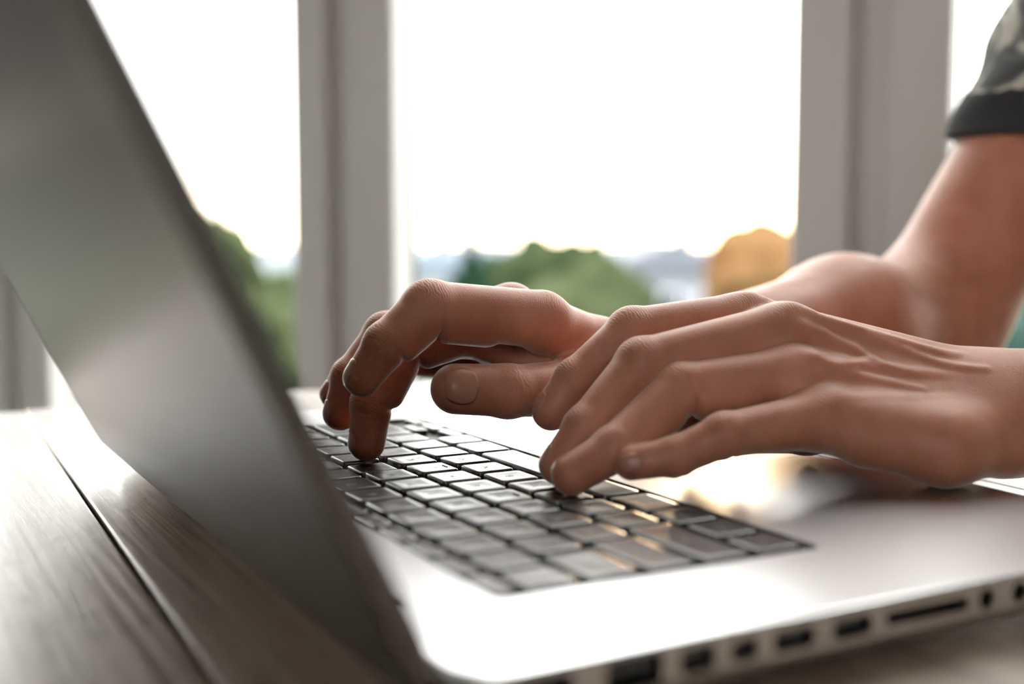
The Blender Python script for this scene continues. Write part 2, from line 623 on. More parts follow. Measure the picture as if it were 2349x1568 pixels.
def tree(name, label, lat, dist, top, radius, mat, conifer=False, group='trees outside the window', n=14):
    base = yard(lat, dist)
    root = empty(name, base)
    H = top - GROUND_Z
    bm = bmesh.new()
    if conifer:
        for i in range(18):
            f = i / 17
            z = H * (0.25 + .72 * f)
            r = radius * (1 - f) + .12
            for j in range(4 if f < .75 else 1):
                a = j * 1.57 + i
                off = r * .45 if f < .75 else 0
                blob(bm, (off * math.cos(a), off * math.sin(a), z), r * .75, .35, 2, (1, 1, .8), i * 3 + j)
    else:
        for i in range(n):
            a = random.uniform(0, 6.28)
            e = random.uniform(-.6, 1.0)
            rr = radius * random.uniform(.35, .62)
            k = (radius - rr * .8)
            blob(bm, (k * math.cos(a) * math.cos(e), k * math.sin(a) * math.cos(e), H - radius + k * math.sin(e) - rr * .18 + .1), rr, .3, 3, (1, 1, .9), i + dist)
        blob(bm, (0, 0, H - radius), radius * .8, .2, 3, (1, 1, 1), dist)
    link('crown', bm_mesh('crown', bm), mat, root, base, smooth=True)
    bm = bmesh.new()
    add_cyl(bm, (0, 0, 0), (0, 0, H * .55), .22, .12, 10)
    link('trunk', bm_mesh('trunk', bm), M_BARK, root, base)
    tag(root, label, 'tree', group)
    return root
M_BARK = simple('bark', (0.09, 0.065, 0.045), rough=.9, nscale=8, namp=.3)
M_F1 = foliage('leaf green', (0.024, 0.037, 0.016), (0.070, 0.086, 0.042))
M_F2 = foliage('dark green needles', (0.010, 0.026, 0.015), (0.022, 0.048, 0.026))
M_F3 = foliage('sun-flare orange leaves', (0.22, 0.11, 0.045), (0.32, 0.18, 0.08), .5)  # orange flare of the low sun painted into the leaf colour
M_F4 = foliage('yellow green leaves', (0.045, 0.058, 0.026), (0.090, 0.103, 0.050))
M_F5 = foliage('blue green leaves', (0.035, 0.065, 0.055), (0.065, 0.105, 0.085))
def px(x, dist): return (x - 1174.5) / 2763.2 * dist
def pz(y, dist): return CAM.z - (y - 537) / 2763.2 * dist
tree('dome_tree', 'round broad green tree in the middle of the view, between the two dark window posts', px(1300, 34), 34, pz(510, 34), 2.4, M_F1)
tree('dome_tree', 'lower yellow green tree in front of the round green tree', px(1330, 26), 26, pz(580, 26), 1.7, M_F4)
tree('conifer_tree', 'pointed dark green conifer left of the round green tree', px(1078, 30), 30, pz(470, 30), 1.15, M_F2, True)
tree('dome_tree', 'low dark green tree between the conifer and the round tree', px(1160, 44), 44, pz(562, 44), 2.0, M_F2)
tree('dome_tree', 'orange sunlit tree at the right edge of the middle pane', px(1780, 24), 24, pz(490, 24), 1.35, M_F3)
tree('dome_tree', 'tall green tree seen past the laptop lid in the left pane', px(420, 22), 22, pz(490, 22), 1.5, M_F4)
tree('dome_tree', 'green tree beside the left window post, low in the left pane', px(640, 40), 40, pz(600, 40), 2.2, M_F1)
tree('dome_tree', 'small bush-like green tree low in the left pane beside the lid', px(560, 18), 18, pz(660, 18), 1.1, M_F4)
tree('dome_tree', 'blue green tree behind the bare elbow in the right pane', px(2330, 26), 26, pz(650, 26), 2.0, M_F5)

M_HW1 = simple('grey blue house wall', (0.24, 0.235, 0.26), rough=.9, nscale=2, namp=.05)
M_HW2 = simple('pink plaster', (0.30, 0.18, 0.175), rough=.9, nscale=2, namp=.05)
M_RF1 = simple('slate roof', (0.12, 0.12, 0.14), rough=.8, nscale=6, namp=.15)
M_RF2 = simple('pale blue metal roof', (0.17, 0.20, 0.235), rough=.6, nscale=6, namp=.1)
M_PANE = simple('dark window pane', (0.03, 0.035, 0.045), rough=.1)
def house(label, lat, dist, top, w, d, mw, mr, turn=0.2):
    base = yard(lat, dist)
    root = empty('house', base)
    H = top - GROUND_Z
    eave = H - w * .22
    ang = math.atan2(FH.y, FH.x) - math.pi / 2 + turn
    R = Matrix.Rotation(ang, 4, 'Z')
    link('wall', box_mesh('wall', (-w / 2, -d / 2, 0), (w / 2, d / 2, eave), 0, R), mw, root, base)
    bm = bmesh.new()
    ov = .35
    pr = [(-w / 2 - ov, eave - .1), (0, H), (w / 2 + ov, eave - .1), (w / 2 + ov, eave + .08), (0, H + .2), (-w / 2 - ov, eave + .08)]
    pr = [(-w / 2 - ov, eave - .05), (w / 2 + ov, eave - .05), (0, H)]
    loft(bm, [[R @ Vector((x, y, z)) for x, z in pr] for y in (-d / 2 - ov, d / 2 + ov)])
    rf = link('roof', bm_mesh('roof', bm), mr, root, base)
    link('chimney', box_mesh('chimney', (w * .18, -.3, eave), (w * .18 + .5, .3, H + .15), 0, R), mw, rf, base)
    for sx in (-.28, .0, .28):
        for z in (eave - 2.0, eave - 4.6):
            wn = link('window', box_mesh('hw', (sx * w - .45, -d / 2 - .05, z), (sx * w + .45, -d / 2 + .02, z + 1.3), 0, R), M_PVC, root, base)
            link('pane', box_mesh('hp', (sx * w - .36, -d / 2 - .07, z + .09), (sx * w + .36, -d / 2 - .04, z + 1.21), 0, R), M_PANE, wn, base)
    tag(root, label, 'house', 'houses beyond the trees')
house('grey blue house with slate roof right of the round green tree', px(1500, 48), 48, pz(550, 48), 5.2, 6, M_HW1, M_RF1, .1)
house('low grey house below the bright sun between house and orange tree', px(1650, 70), 70, pz(585, 70), 6.5, 7, M_HW1, M_RF2, -.2)
house('pale blue roofed house left of the conifer', px(965, 62), 62, pz(562, 62), 5.6, 6, M_HW1, M_RF2, .3)
house('pink plastered house low in the left pane beside the window post', px(660, 26), 26, pz(770, 26), 3.6, 4.4, M_HW2, M_HW2, .0)

def hills():
    vs, fs = [], []
    n = 120
    for i in range(n + 1):
        a = -math.pi * .5 + math.pi * i / n
        d = 260
        p = yard(d * math.sin(a), d * math.cos(a))
        q = yard(1.15 * d * math.sin(a), 1.15 * d * math.cos(a))
        h = -2.6 + 2.2 * mnoise.noise(Vector((i * .13, 4, 0))) + 1.2 * mnoise.noise(Vector((i * .4, 9, 0)))
        vs += [(p.x, p.y, GROUND_Z - 1), ((p.x + q.x) / 2, (p.y + q.y) / 2, h), (q.x, q.y, GROUND_Z - 1)]
    for i in range(n):
        b = i * 3
        for k in range(2):
            fs.append((b + k, b + 3 + k, b + 4 + k, b + 1 + k))
    return mesh_from('hills', vs, fs)
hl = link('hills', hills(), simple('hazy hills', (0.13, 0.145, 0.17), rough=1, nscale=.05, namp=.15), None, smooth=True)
hl['kind'] = 'structure'

# ------------------------------------------------------------------ table
TABLE_Z = -0.018
def table():
    root = empty('table', (0.1, 0.0, FLOOR_Z))
    tag(root, 'dark stained wooden plank table under the laptop', 'table')
    ang = -0.030
    R = Matrix.Rotation(ang, 4, 'Z')
    pw = 0.118
    gap = 0.0013
    y = 0.168 - pw * 4
    i = 0
    while y < 0.80:
        x1 = 0.522 + random.uniform(-.002, .002) - (y * 0.06)
        bm = bmesh.new()
        n = 40
        # slightly cupped plank with eased edges, as a lofted strip
        prof = [(0, -.028), (0, -.0012), (.0003, -.0004), (.0012, 0), (pw * .3, .0003), (pw * .5, .0004), (pw * .7, .0003),
                (pw - gap - .0012, 0), (pw - gap - .0003, -.0004), (pw - gap, -.0012), (pw - gap, -.028)]
        rings = []
        for x in (-1.3, -.6, -.2, .1, .35, x1 - .002, x1):
            e = .0012 if x == x1 else 0
            rings.append([R @ Vector((x, y + py + random.uniform(-.0001, .0001), TABLE_Z + pz_ - (e if pz_ > -.01 else 0) + .0002)) for py, pz_ in prof])
        loft(bm, rings)
        me = bm_mesh('plank', bm)
        o = link('plank', me, M_WOOD, root)
        y += pw
        i += 1
    for (x0, x1, y0, y1) in ((-1.2, .46, .70, .73), (-1.2, .46, -.28, -.25), (.43, .46, -.25, .70), (-1.2, -1.17, -.25, .70)):
        link('apron', box_mesh('apron', (x0, y0, TABLE_Z - .11), (x1, y1, TABLE_Z - .0285), .003, R), M_WOOD, root)
    for x in (-1.2, .40):
        for yy in (-.28, .67):
            link('leg', box_mesh('leg', (x, yy, FLOOR_Z), (x + .06, yy + .06, TABLE_Z - .0285), .004, R), M_WOOD, root)
    return root
table()

# ------------------------------------------------------------------ laptop
U0, U1, V0, V1 = -0.0478, 0.3240, -0.1130, 0.1335
DECK = -0.0005
laptop = empty('laptop', (0.138, 0.01, TABLE_Z))
tag(laptop, 'silver aluminium laptop with black keys, open on the wooden table', 'laptop')

def rr_ring(inset, z, r=.0125):
    return [Vector((x, y, z)) for x, y in round_rect(U0 + inset, U1 - inset, V0 + inset, V1 - inset, max(.002, r - inset * .5), 8)]

def laptop_base():
    bm = bmesh.new()
    rings = [rr_ring(i * MM, z * MM) for i, z in ((1.1, -.5), (.5, -.62), (.12, -1.0), (0, -1.6), (0, -9.4), (.35, -10.6), (1.6, -12.2), (4.5, -13.9), (10, -15.1), (18, -15.6))]
    loft(bm, rings)
    me = bm_mesh('base', bm)
    o = link('base', me, M_ALU, laptop)
    cut = bmesh.new()
    # keyboard well, following the keyboard outline
    w = round_rect(-.0025, .2785, -.0022, .1030, .003, 4)
    loft(cut, [[Vector((x, y, z)) for x, y in w] for z in (-.0032, .01)])
    # trackpad seam
    a = round_rect(.0855, .1905, -.1025, -.0265, .003, 4)
    loft(cut, [[Vector((x, y, z)) for x, y in a] for z in (-.0014, .01)])
    # hinge recess
    loft(cut, [[Vector((x, y, z)) for x, y in round_rect(.006, .270, .1225, .16, .0015, 3)] for z in (-.009, .01)])
    # thumb notch at the front
    loft(cut, [[Vector((x, y, z)) for x, y in round_rect(.110, .166, -.13, -.1105, .0015, 3)] for z in (-.0035, .01)])
    bmesh.ops.recalc_face_normals(cut, faces=cut.faces)
    for kind, v, w_, h_ in PORTS:
        r = min(w_, h_) * (.5 if kind in ('audio_jack',) else .22)
        pts = round_rect(v - w_ / 2, v + w_ / 2, PORT_Z - h_ / 2, PORT_Z + h_ / 2, r * .99, 6)
        loft(cut, [[Vector((x, y, z)) for y, z in pts] for x in (U0 - .01, U0 + .007)])
    bmesh.ops.recalc_face_normals(cut, faces=cut.faces)
    cme = bpy.data.meshes.new('cut')
    cut.to_mesh(cme)
    cut.free()
    co = bpy.data.objects.new('cut', cme)
    COL.objects.link(co)
    co.location = (0, 0, 0)
    o.parent = None
    o.location = (0, 0, 0)
    md = o.modifiers.new('cut', 'BOOLEAN')
    md.operation = 'DIFFERENCE'
    md.solver = 'EXACT'
    md.object = co
    dg = bpy.context.evaluated_depsgraph_get()
    dg.update()
    new = bpy.data.meshes.new_from_object(o.evaluated_get(dg))
    o.modifiers.clear()
    o.data = new
    bpy.data.objects.remove(co, do_unlink=True)
    if not new.materials:
        new.materials.append(M_ALU)
    o.parent = laptop
    o.location = -parent_origin(laptop)
    return o

PORT_Z = -.0056
# (kind, position along the side, width, height)
PORTS = [('power_port', .1165, .0150, .0062), ('ethernet_port', .0935, .0150, .0078), ('firewire_port', .0765, .0095, .0062),
         ('display_port', .0632, .0076, .0050), ('usb_port', .0484, .0125, .0050), ('usb_port', .0300, .0125, .0050),
         ('card_slot', .0045, .0290, .0034), ('audio_jack', -.0168, .0058, .0058), ('audio_jack', -.0295, .0058, .0058)]
base = laptop_base()
for kind, v, w_, h_ in PORTS:
    # dark liner sunk into the hole, open to the outside
    bm = bmesh.new()
    r = min(w_, h_) * (.5 if kind == 'audio_jack' else .22)
    pts = round_rect(v - w_ / 2 + .0001, v + w_ / 2 - .0001, PORT_Z - h_ / 2 + .0001, PORT_Z + h_ / 2 - .0001, (r - .0001) * .98, 6)
    loft(bm, [[Vector((x, y, z)) for y, z in pts] for x in (U0 + .0006, U0 + .0068)], cap0=False, cap1=True)
    o = link(kind, bm_mesh(kind, bm), M_PORT, laptop)
    if kind in ('usb_port', 'ethernet_port', 'display_port', 'firewire_port'):
        link('contact_tongue', box_mesh('tongue', (U0 + .002, v - w_ * .36, PORT_Z - h_ * .05), (U0 + .0066, v + w_ * .36, PORT_Z + h_ * .22)), M_GASKET, o)
# keyboard backing plate
link('keyboard_plate', box_mesh('keyboard_plate', (-.0023, -.0020, -.0031), (.2783, .1028, -.0027)), M_WELL, laptop)
# trackpad
bm = bmesh.new()
loft(bm, [[Vector((x, y, z)) for x, y in round_rect(.0858, .1902, -.1022, -.0268, .003, 4)] for z in (-.0013, -.0006)])
link('trackpad', bm_mesh('trackpad', bm), M_ALU, laptop)
# hinge cover
bm = bmesh.new()
add_cyl(bm, (.0065, .1325, -.0022), (.2695, .1325, -.0022), .0064, n=24)
link('hinge_cover', bm_mesh('hinge_cover', bm), M_BLACK, laptop, smooth=False)
link('rear_vent', box_mesh('rear_vent', (-.030, .1300, -.0125), (.306, .1352, -.0092), .0006), M_BLACK, laptop)  # black vent strip, added to deepen the shade in the gap below the lid
for x, y in ((-.02, -.085), (.296, -.085), (-.02, .105), (.296, .105)):
    bm = bmesh.new()
    add_cyl(bm, (x, y, -.0178), (x, y, -.0150), .0085, .0095, 20)
    link('rubber_foot', bm_mesh('rubber_foot', bm), M_RUBBER, laptop)

# keys -------------------------------------------------------------
PU, PV = 0.01905, 0.0188
def key_mesh(w, h, dish=.00026):
    rings = []
    for ins, z, ring in ((0, -.0030, 0), (0, -.0007, 0), (.00012, -.00030, 0), (.00045, -.00006, 0)):
        rings.append([Vector((x, y, z)) for x, y in round_rect(-w / 2 + ins, w / 2 - ins, -h / 2 + ins, h / 2 - ins, .0013 - ins * .5, 3)])
    base_r = round_rect(-w / 2 + .00085, w / 2 - .00085, -h / 2 + .00085, h / 2 - .00085, .0009, 3)
    for f in (1.0, .72, .4, .12):
        rings.append([Vector((x * f, y * f, -dish * (1 - (min(1, abs(y * f) / (h / 2)) ** 2)) * (1 - min(1, abs(x * f) / (w / 2)) ** 2))) for x, y in base_r])
    bm = bmesh.new()
    loft(bm, rings, cap0=False)
    return bm_mesh('key', bm)
GAPK = .0034
key_cache = {}
LEG = {}
def legend_mesh(ch, size):
    if (ch, size) in LEG: return LEG[(ch, size)]
    cu = bpy.data.curves.new('legend', 'FONT')
    cu.body = ch
    cu.size = size
    cu.align_x = 'CENTER'
    cu.align_y = 'CENTER'
    cu.resolution_u = 2
    to = bpy.data.objects.new('legend_tmp', cu)
    COL.objects.link(to)
    dg = bpy.context.evaluated_depsgraph_get()
    me = bpy.data.meshes.new_from_object(to.evaluated_get(dg))
    bpy.data.objects.remove(to, do_unlink=True)
    me.materials.clear()
    me.materials.append(M_LEGEND)
    LEG[(ch, size)] = me
    return me
def put_key(u0, u1, v0, v1, legend=None, sink=0.0):
    w, h = (u1 - u0) - GAPK, (v1 - v0) - GAPK
    kk = (round(w, 5), round(h, 5))
    if kk not in key_cache:
        me = key_mesh(w, h)
        me.materials.append(M_KEY)
        me.polygons.foreach_set('use_smooth', [True] * len(me.polygons))
        key_cache[kk] = me
    c = Vector(((u0 + u1) / 2, (v0 + v1) / 2, -sink))
    o = link('key', key_cache[kk], None, laptop, c)
    if legend:
        small = len(legend) > 1
        me = legend_mesh(legend, .0026 if small else .0050)
        link('legend', me, None, o, c + Vector((0 if not small else 0, .0004, -.00018)))
    return o
rows = [
    (0, [('fn', 1), ('control', 1), ('option', 1), ('command', 1.25), ('', 5), ('command', 1.25), ('option', 1)]),
    (1, [('shift', 2.25)] + [(c, 1) for c in 'ZXCVBNM,./'] + [('shift', 2.25)]),
    (2, [('caps lock', 1.75)] + [(c, 1) for c in "ASDFGHJKL;'"] + [('return', 1.75)]),
    (3, [('tab', 1.5)] + [(c, 1) for c in 'QWERTYUIOP[]\\']),
    (4, [(c, 1) for c in '`1234567890-='] + [('delete', 1.5)]),
]
for r, keys in rows:
    u = 0.0
    for lg, wd in keys:
        v0, v1 = r * PV, (r + 1) * PV
        press = {(3, 'I'): .0007, (1, 'X'): 0.0}.get((r, lg), 0)
        if lg in ('fn', 'option', 'control', 'command', 'shift', 'tab', 'caps lock', 'return', 'delete'):
            o = put_key(u, u + wd * PU, v0, v1, lg if wd <= 2.3 else None, press)
        else:
            o = put_key(u, u + wd * PU, v0, v1, lg or None, press)
        if lg in ('F', 'J') and r == 2:
            c = Vector((u + wd * PU / 2, v0 + .0040, -.00012))
            link('homing_bar', box_mesh('homing_bar', (-.0021, -.0003, -.0002), (.0021, .0003, .0003), .0001), M_KEY, o, c)
        u += wd * PU
u = 11.5 * PU
for k in range(3):
    put_key(u + k * PU, u + (k + 1) * PU, 0, PV * .52)
put_key(u + PU, u + 2 * PU, PV * .48, PV)
fw_ = 14.5 * PU / 14
for k in range(14):
    put_key(k * fw_, (k + 1) * fw_, 5 * PV, 5 * PV + .0098, 'esc' if k == 0 else ('F%d' % k if k < 13 else None))

# lid --------------------------------------------------------------
def laptop_lid():
    sa, ca = .4364, .8998
    e = Vector((0, sa, ca))
    nb = Vector((0, ca, -sa))       # outward, away from the typist
    o0 = Vector((0, .1411, -.0082))
    Ltot = .241
    def P(u, s, d):                 # d = depth below the back surface
        return Vector((u, 0, 0)) + o0 + e * s - nb * d
    root = empty('lid', (0.138, .137, 0), laptop)
    rings = []
    for ins, d in ((9, .25), (3, .05), (1.6, .12), (.7, .45), (.15, 1.2), (0, 2.2), (0, 4.9), (.2, 5.4), (.6, 5.7)):
        rings.append([P(x, y, d * MM) for x, y in round_rect(U0 + ins * MM, U1 - ins * MM, ins * MM, Ltot - ins * MM, .0115 - min(ins, 6) * .0006, 8)])
    bm = bmesh.new()
    loft(bm, rings)
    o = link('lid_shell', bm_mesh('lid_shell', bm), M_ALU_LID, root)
    bm = bmesh.new()
    loft(bm, [[P(x, y, d) for x, y in round_rect(U0 + .0025, U1 - .0025, .010, Ltot - .0025, .009, 6)] for d in (.0056, .0063)])
    s = link('screen_glass', bm_mesh('screen_glass', bm), M_SCREEN, root)
    bm = bmesh.new()
    rin = round_rect(U0 + .0006, U1 - .0006, .008, Ltot - .0006, .011, 6)
    loft(bm, [[P(x, y, d) for x, y in rin] for d in (.0054, .0061)])
    link('rubber_seal', bm_mesh('rubber_seal', bm), M_RUBBER, root)
    return root
laptop_lid()

# ------------------------------------------------------------------ the person: distance-field bodies meshed by surface nets (mm)
FAR = {
  'index': [(158.0, -0.3, 55.1, 11.6), (158.2, 47.3, 61.0, 10.4), (158.6, 64.9, 47.8, 8.3), (161.0, 74.0, 35.4, 6.8)],
  'middle': [(183.1, -0.6, 57.2, 11.6), (185.7, 46.3, 45.1, 9.9), (183.5, 61.1, 22.2, 8.0), (182.8, 63.8, 6.7, 7.0)],
  'ring': [(206.7, -3.1, 54.3, 11.0), (204.0, 45.9, 47.3, 9.2), (201.2, 62.7, 30.9, 7.7), (202.3, 67.4, 16.2, 6.8)],
  'little': [(229.1, -4.7, 47.0, 9.8), (228.2, 39.2, 36.0, 7.8), (227.1, 53.8, 29.0, 6.8), (227.6, 60.5, 20.5, 6.0)],
  'thumb': [(166.0, -76.0, 31.0, 13.0), (149.5, -17.5, 27.8, 11.6), (144.1, 21.1, 29.1, 9.9), (147.3, 41.5, 30.7, 8.9)],
}
NEAR = {
  'index': [(109.8, -63.4, 54.9, 11.3), (119.8, -19.3, 51.8, 9.4), (123.5, 3.3, 34.5, 7.9), (126.3, 12.8, 23.0, 6.9)],
  'middle': [(89.5, -66.5, 51.5, 11.8), (103.9, -13.0, 41.6, 9.6), (103.4, 11.2, 19.9, 8.0), (105.5, 21.5, 7.1, 7.0)],
  'ring': [(75.9, -59.2, 36.6, 11.2), (89.9, -20.4, 33.5, 9.2), (88.1, 9.2, 14.8, 7.7), (90.1, 25.8, 6.8, 6.8)],
  'little': [(60.3, -60.3, 23.6, 10.2), (65.5, -20.8, 20.4, 7.6), (72.2, -5.1, 13.4, 6.7), (79.2, 8.3, 11.2, 6.0)],
  'thumb': [(82.0, -130.0, 22.0, 13.0), (106.5, -95.0, 12.5, 11.5), (114.0, -66.0, 11.6, 9.0), (115.8, -45.5, 10.2, 8.6)],
}
A = lambda *v: np.array(v, float)

def cone(P, a, b, ra, rb, flat=None):
    """round cone; flat=(axis, k) squeezes space along axis by k (k>1 = flatter)"""
    a, b = np.asarray(a, float), np.asarray(b, float)
    q = P - a
    ba = b - a
    if flat is not None:
        n, k = flat
        n = np.asarray(n, float); n = n / np.linalg.norm(n)
        q = q + (q @ n)[..., None] * n * (k - 1)
        ba = ba + (ba @ n) * n * (k - 1)
    h = np.clip((q @ ba) / max(1e-9, ba @ ba), 0, 1)
    return np.linalg.norm(q - h[..., None] * ba, axis=-1) - (ra + (rb - ra) * h)

def smin(a, b, k):
    h = np.maximum(k - np.abs(a - b), 0) / k
    return np.minimum(a, b) - h * h * k * .25

def smax(a, b, k):
    return -smin(-a, -b, k)

def unit(v):
    v = np.asarray(v, float)
    return v / max(1e-9, np.linalg.norm(v))

def finger_parts(ch, thumb=False):
    J = [A(*c[:3]) for c in ch]
    R = [c[3] for c in ch]
    bones = [(J[i], J[i + 1], R[i], R[i + 1]) for i in range(3)]
    mid = (J[0] + J[3]) / 2
    pads = []
    for i in range(3):
        t = unit(J[i + 1] - J[i])
        m = (J[i] + J[i + 1]) / 2
        pal = mid - (J[1] + J[2]) / 2
        pal = unit(pal - (pal @ t) * t)
        r = (R[i] + R[i + 1]) / 2
        Lh = np.linalg.norm(J[i + 1] - J[i])
        s0, s1 = ((.48, .82), (.30, .74), (.32, 1.0))[i]
        off = r * (.36 if i < 2 else .22)
        rr = (.84, .84, .86)[i]
        a = J[i] + t * Lh * s0 + pal * off
        b = J[i] + t * Lh * s1 + pal * off * (.6 if i == 2 else 1)
        pads.append((a, b, r * rr, (R[3] * .93 if i == 2 else r * rr)))
    return bones, pads

def finger_field(P, ch, thumb=False):
    bones, pads = finger_parts(ch, thumb)
    d = None
    for b in bones:
        e = cone(P, *b)
        d = e if d is None else smin(d, e, 2.5)
    # knuckle thickening at the joints
    for i in (1, 2):
        J = A(*ch[i][:3])
        e = np.linalg.norm(P - J, axis=-1) - ch[i][3] * 1.015
        d = smin(d, e, 2.0)
    if not thumb:
        for p in pads:
            d = smin(d, cone(P, *p), 1.0)
        # flexion creases: a groove around the palm side of the two finger joints
        Js = [A(*c[:3]) for c in ch]
        mid = (Js[0] + Js[3]) / 2
        pal0 = mid - (Js[1] + Js[2]) / 2
        for i in (1, 2):
            t = unit(unit(Js[i] - Js[i - 1]) + unit(Js[i + 1] - Js[i]))
            pal = unit(pal0 - (pal0 @ t) * t)
            q = P - Js[i]
            s = q @ t
            r = ch[i][3]
            m = np.clip((q @ pal) / r * .9 + .35, 0, 1) * (np.linalg.norm(q, axis=-1) < 2.2 * r)
            d = d + (1.25 if i == 1 else 1.0) * np.exp(-(s / 1.0) ** 2) * m
    else:
        for p in pads[2:]:
            d = smin(d, cone(P, *p), 4)
    return d

class Hand:
    def __init__(self, chains, mass, arm, tendons, kpalm=9.0):
        self.ch, self.mass, self.arm, self.tendons, self.kp = chains, mass, arm, tendons, kpalm
    def __call__(self, P):
        if len(P) > 400:            # leave out what lies too far from this block to matter
            c0 = (P.min(0) + P.max(0)) / 2
            lim = np.linalg.norm(P.max(0) - P.min(0)) / 2 * 1.05 + 26
            near_to = lambda *m: cone(c0[None], *m)[0] < lim
            chs = {k: c for k, c in self.ch.items() if finger_field(c0[None], c, k == 'thumb')[0] < lim}
            sub = Hand(chs, [m for m in self.mass if near_to(*m)], [m for m in self.arm if near_to(*m)], [m for m in self.tendons if near_to(*m)])
        else:
            sub = self
        return sub.eval(P)
    def eval(self, P):
        F = np.full(len(P), 90.0)
        for k, c in self.ch.items():
            e = finger_field(P, c, k == 'thumb')
            F = e if F is None else smin(F, e, .9 if k != 'thumb' else .9)
        M = np.full(len(P), 90.0)
        for m in self.mass:
            e = cone(P, *m)
            M = e if M is None else smin(M, e, 9.0)
        B = np.full(len(P), 90.0)
        for m in self.arm:
            e = cone(P, *m)
            B = e if B is None else smin(B, e, 22.0)
        M = smin(M, B, 20.0)
        for t in self.tendons:
            M = smin(M, cone(P, *t), 2.6)
        return smin(F, M, 6.0)

def surface_nets(fn, lo, hi, h, chunk=26):
    """mesh fn=0 inside the box lo..hi with cell h, skipping blocks that hold no surface"""
    lo = np.asarray(lo, float)
    n = np.ceil((np.asarray(hi, float) - lo) / h).astype(int) + 1
    vol = np.full(n, 1e3, np.float32)
    for i0 in range(0, n[0], chunk):
        for j0 in range(0, n[1], chunk):
            for k0 in range(0, n[2], chunk):
                i1, j1, k1 = min(n[0], i0 + chunk), min(n[1], j0 + chunk), min(n[2], k0 + chunk)
                c = lo + h * (np.array([i0 + i1 - 1, j0 + j1 - 1, k0 + k1 - 1]) / 2)
                rad = h * np.linalg.norm([i1 - i0, j1 - j0, k1 - k0]) / 2
                v = float(fn(c[None, :])[0])
                if abs(v) > rad * 1.7 + 12:
                    vol[i0:i1, j0:j1, k0:k1] = v
                    continue
                g = np.stack(np.meshgrid(np.arange(i0, i1), np.arange(j0, j1), np.arange(k0, k1), indexing='ij'), -1)
                vol[i0:i1, j0:j1, k0:k1] = fn(lo + h * g.reshape(-1, 3)).reshape(i1 - i0, j1 - j0, k1 - k0)
    ins = vol < 0
    cs = np.zeros(n - 1, np.int8)
    off = [(a, b, c) for a in (0, 1) for b in (0, 1) for c in (0, 1)]
    for a, b, c in off:
        cs += ins[a:n[0] - 1 + a, b:n[1] - 1 + b, c:n[2] - 1 + c]
    cells = np.argwhere((cs > 0) & (cs < 8))
    idx = np.full(n - 1, -1, np.int64)
    idx[tuple(cells.T)] = np.arange(len(cells))
    acc = np.zeros((len(cells), 3)); cnt = np.zeros(len(cells))
    for ax in range(3):
        o1, o2 = [q for q in range(3) if q != ax]
        for a in (0, 1):
            for b in (0, 1):
                p0 = cells.copy(); p0[:, o1] += a; p0[:, o2] += b
                p1 = p0.copy(); p1[:, ax] += 1
                v0 = vol[tuple(p0.T)].astype(float); v1 = vol[tuple(p1.T)].astype(float)
                m = (v0 < 0) != (v1 < 0)
                t = np.where(m, v0 / np.where(m, v0 - v1, 1), 0)
                q = p0.astype(float); q[:, ax] += t
                acc[m] += q[m]; cnt[m] += 1
    V = lo + h * acc / np.maximum(cnt, 1)[:, None]
    quads = []
    for ax in range(3):
        o1, o2 = (ax + 1) % 3, (ax + 2) % 3
        sl0 = [slice(None)] * 3; sl1 = [slice(None)] * 3
        sl0[ax] = slice(0, n[ax] - 1); sl1[ax] = slice(1, n[ax])
        e0, e1 = ins[tuple(sl0)], ins[tuple(sl1)]
        ed = np.argwhere(e0 != e1)
        ed = ed[(ed[:, o1] > 0) & (ed[:, o2] > 0) & (ed[:, o1] < n[o1] - 1) & (ed[:, o2] < n[o2] - 1)]
        s = e0[tuple(ed.T)]
        def cell(d1, d2):
            c = ed.copy(); c[:, o1] -= d1; c[:, o2] -= d2
            return idx[tuple(c.T)]
        q = np.stack([cell(1, 1), cell(0, 1), cell(0, 0), cell(1, 0)], 1)
        q[~s] = q[~s][:, ::-1]
        quads.append(q)
    Q = np.concatenate(quads)
    Q = Q[(Q >= 0).all(1)]
    return V, Q

def make_mesh(name, V, Q, mats, attrs=None):
    me = bpy.data.meshes.new(name)
    me.vertices.add(len(V)); me.vertices.foreach_set('co', (V * MM).astype(np.float32).ravel())
    me.loops.add(Q.size); me.loops.foreach_set('vertex_index', Q.astype(np.int32).ravel())
    me.polygons.add(len(Q))
    me.polygons.foreach_set('loop_start', np.arange(0, Q.size, 4, dtype=np.int32))
    me.polygons.foreach_set('loop_total', np.full(len(Q), 4, np.int32))
    me.polygons.foreach_set('use_smooth', np.ones(len(Q), bool))
    for m in mats: me.materials.append(m)
    for k, v in (attrs or {}).items():
        at = me.attributes.new(k, 'FLOAT', 'POINT')
        at.data.foreach_set('value', v.astype(np.float32))
    me.update(calc_edges=True)
    me.validate()
    return me

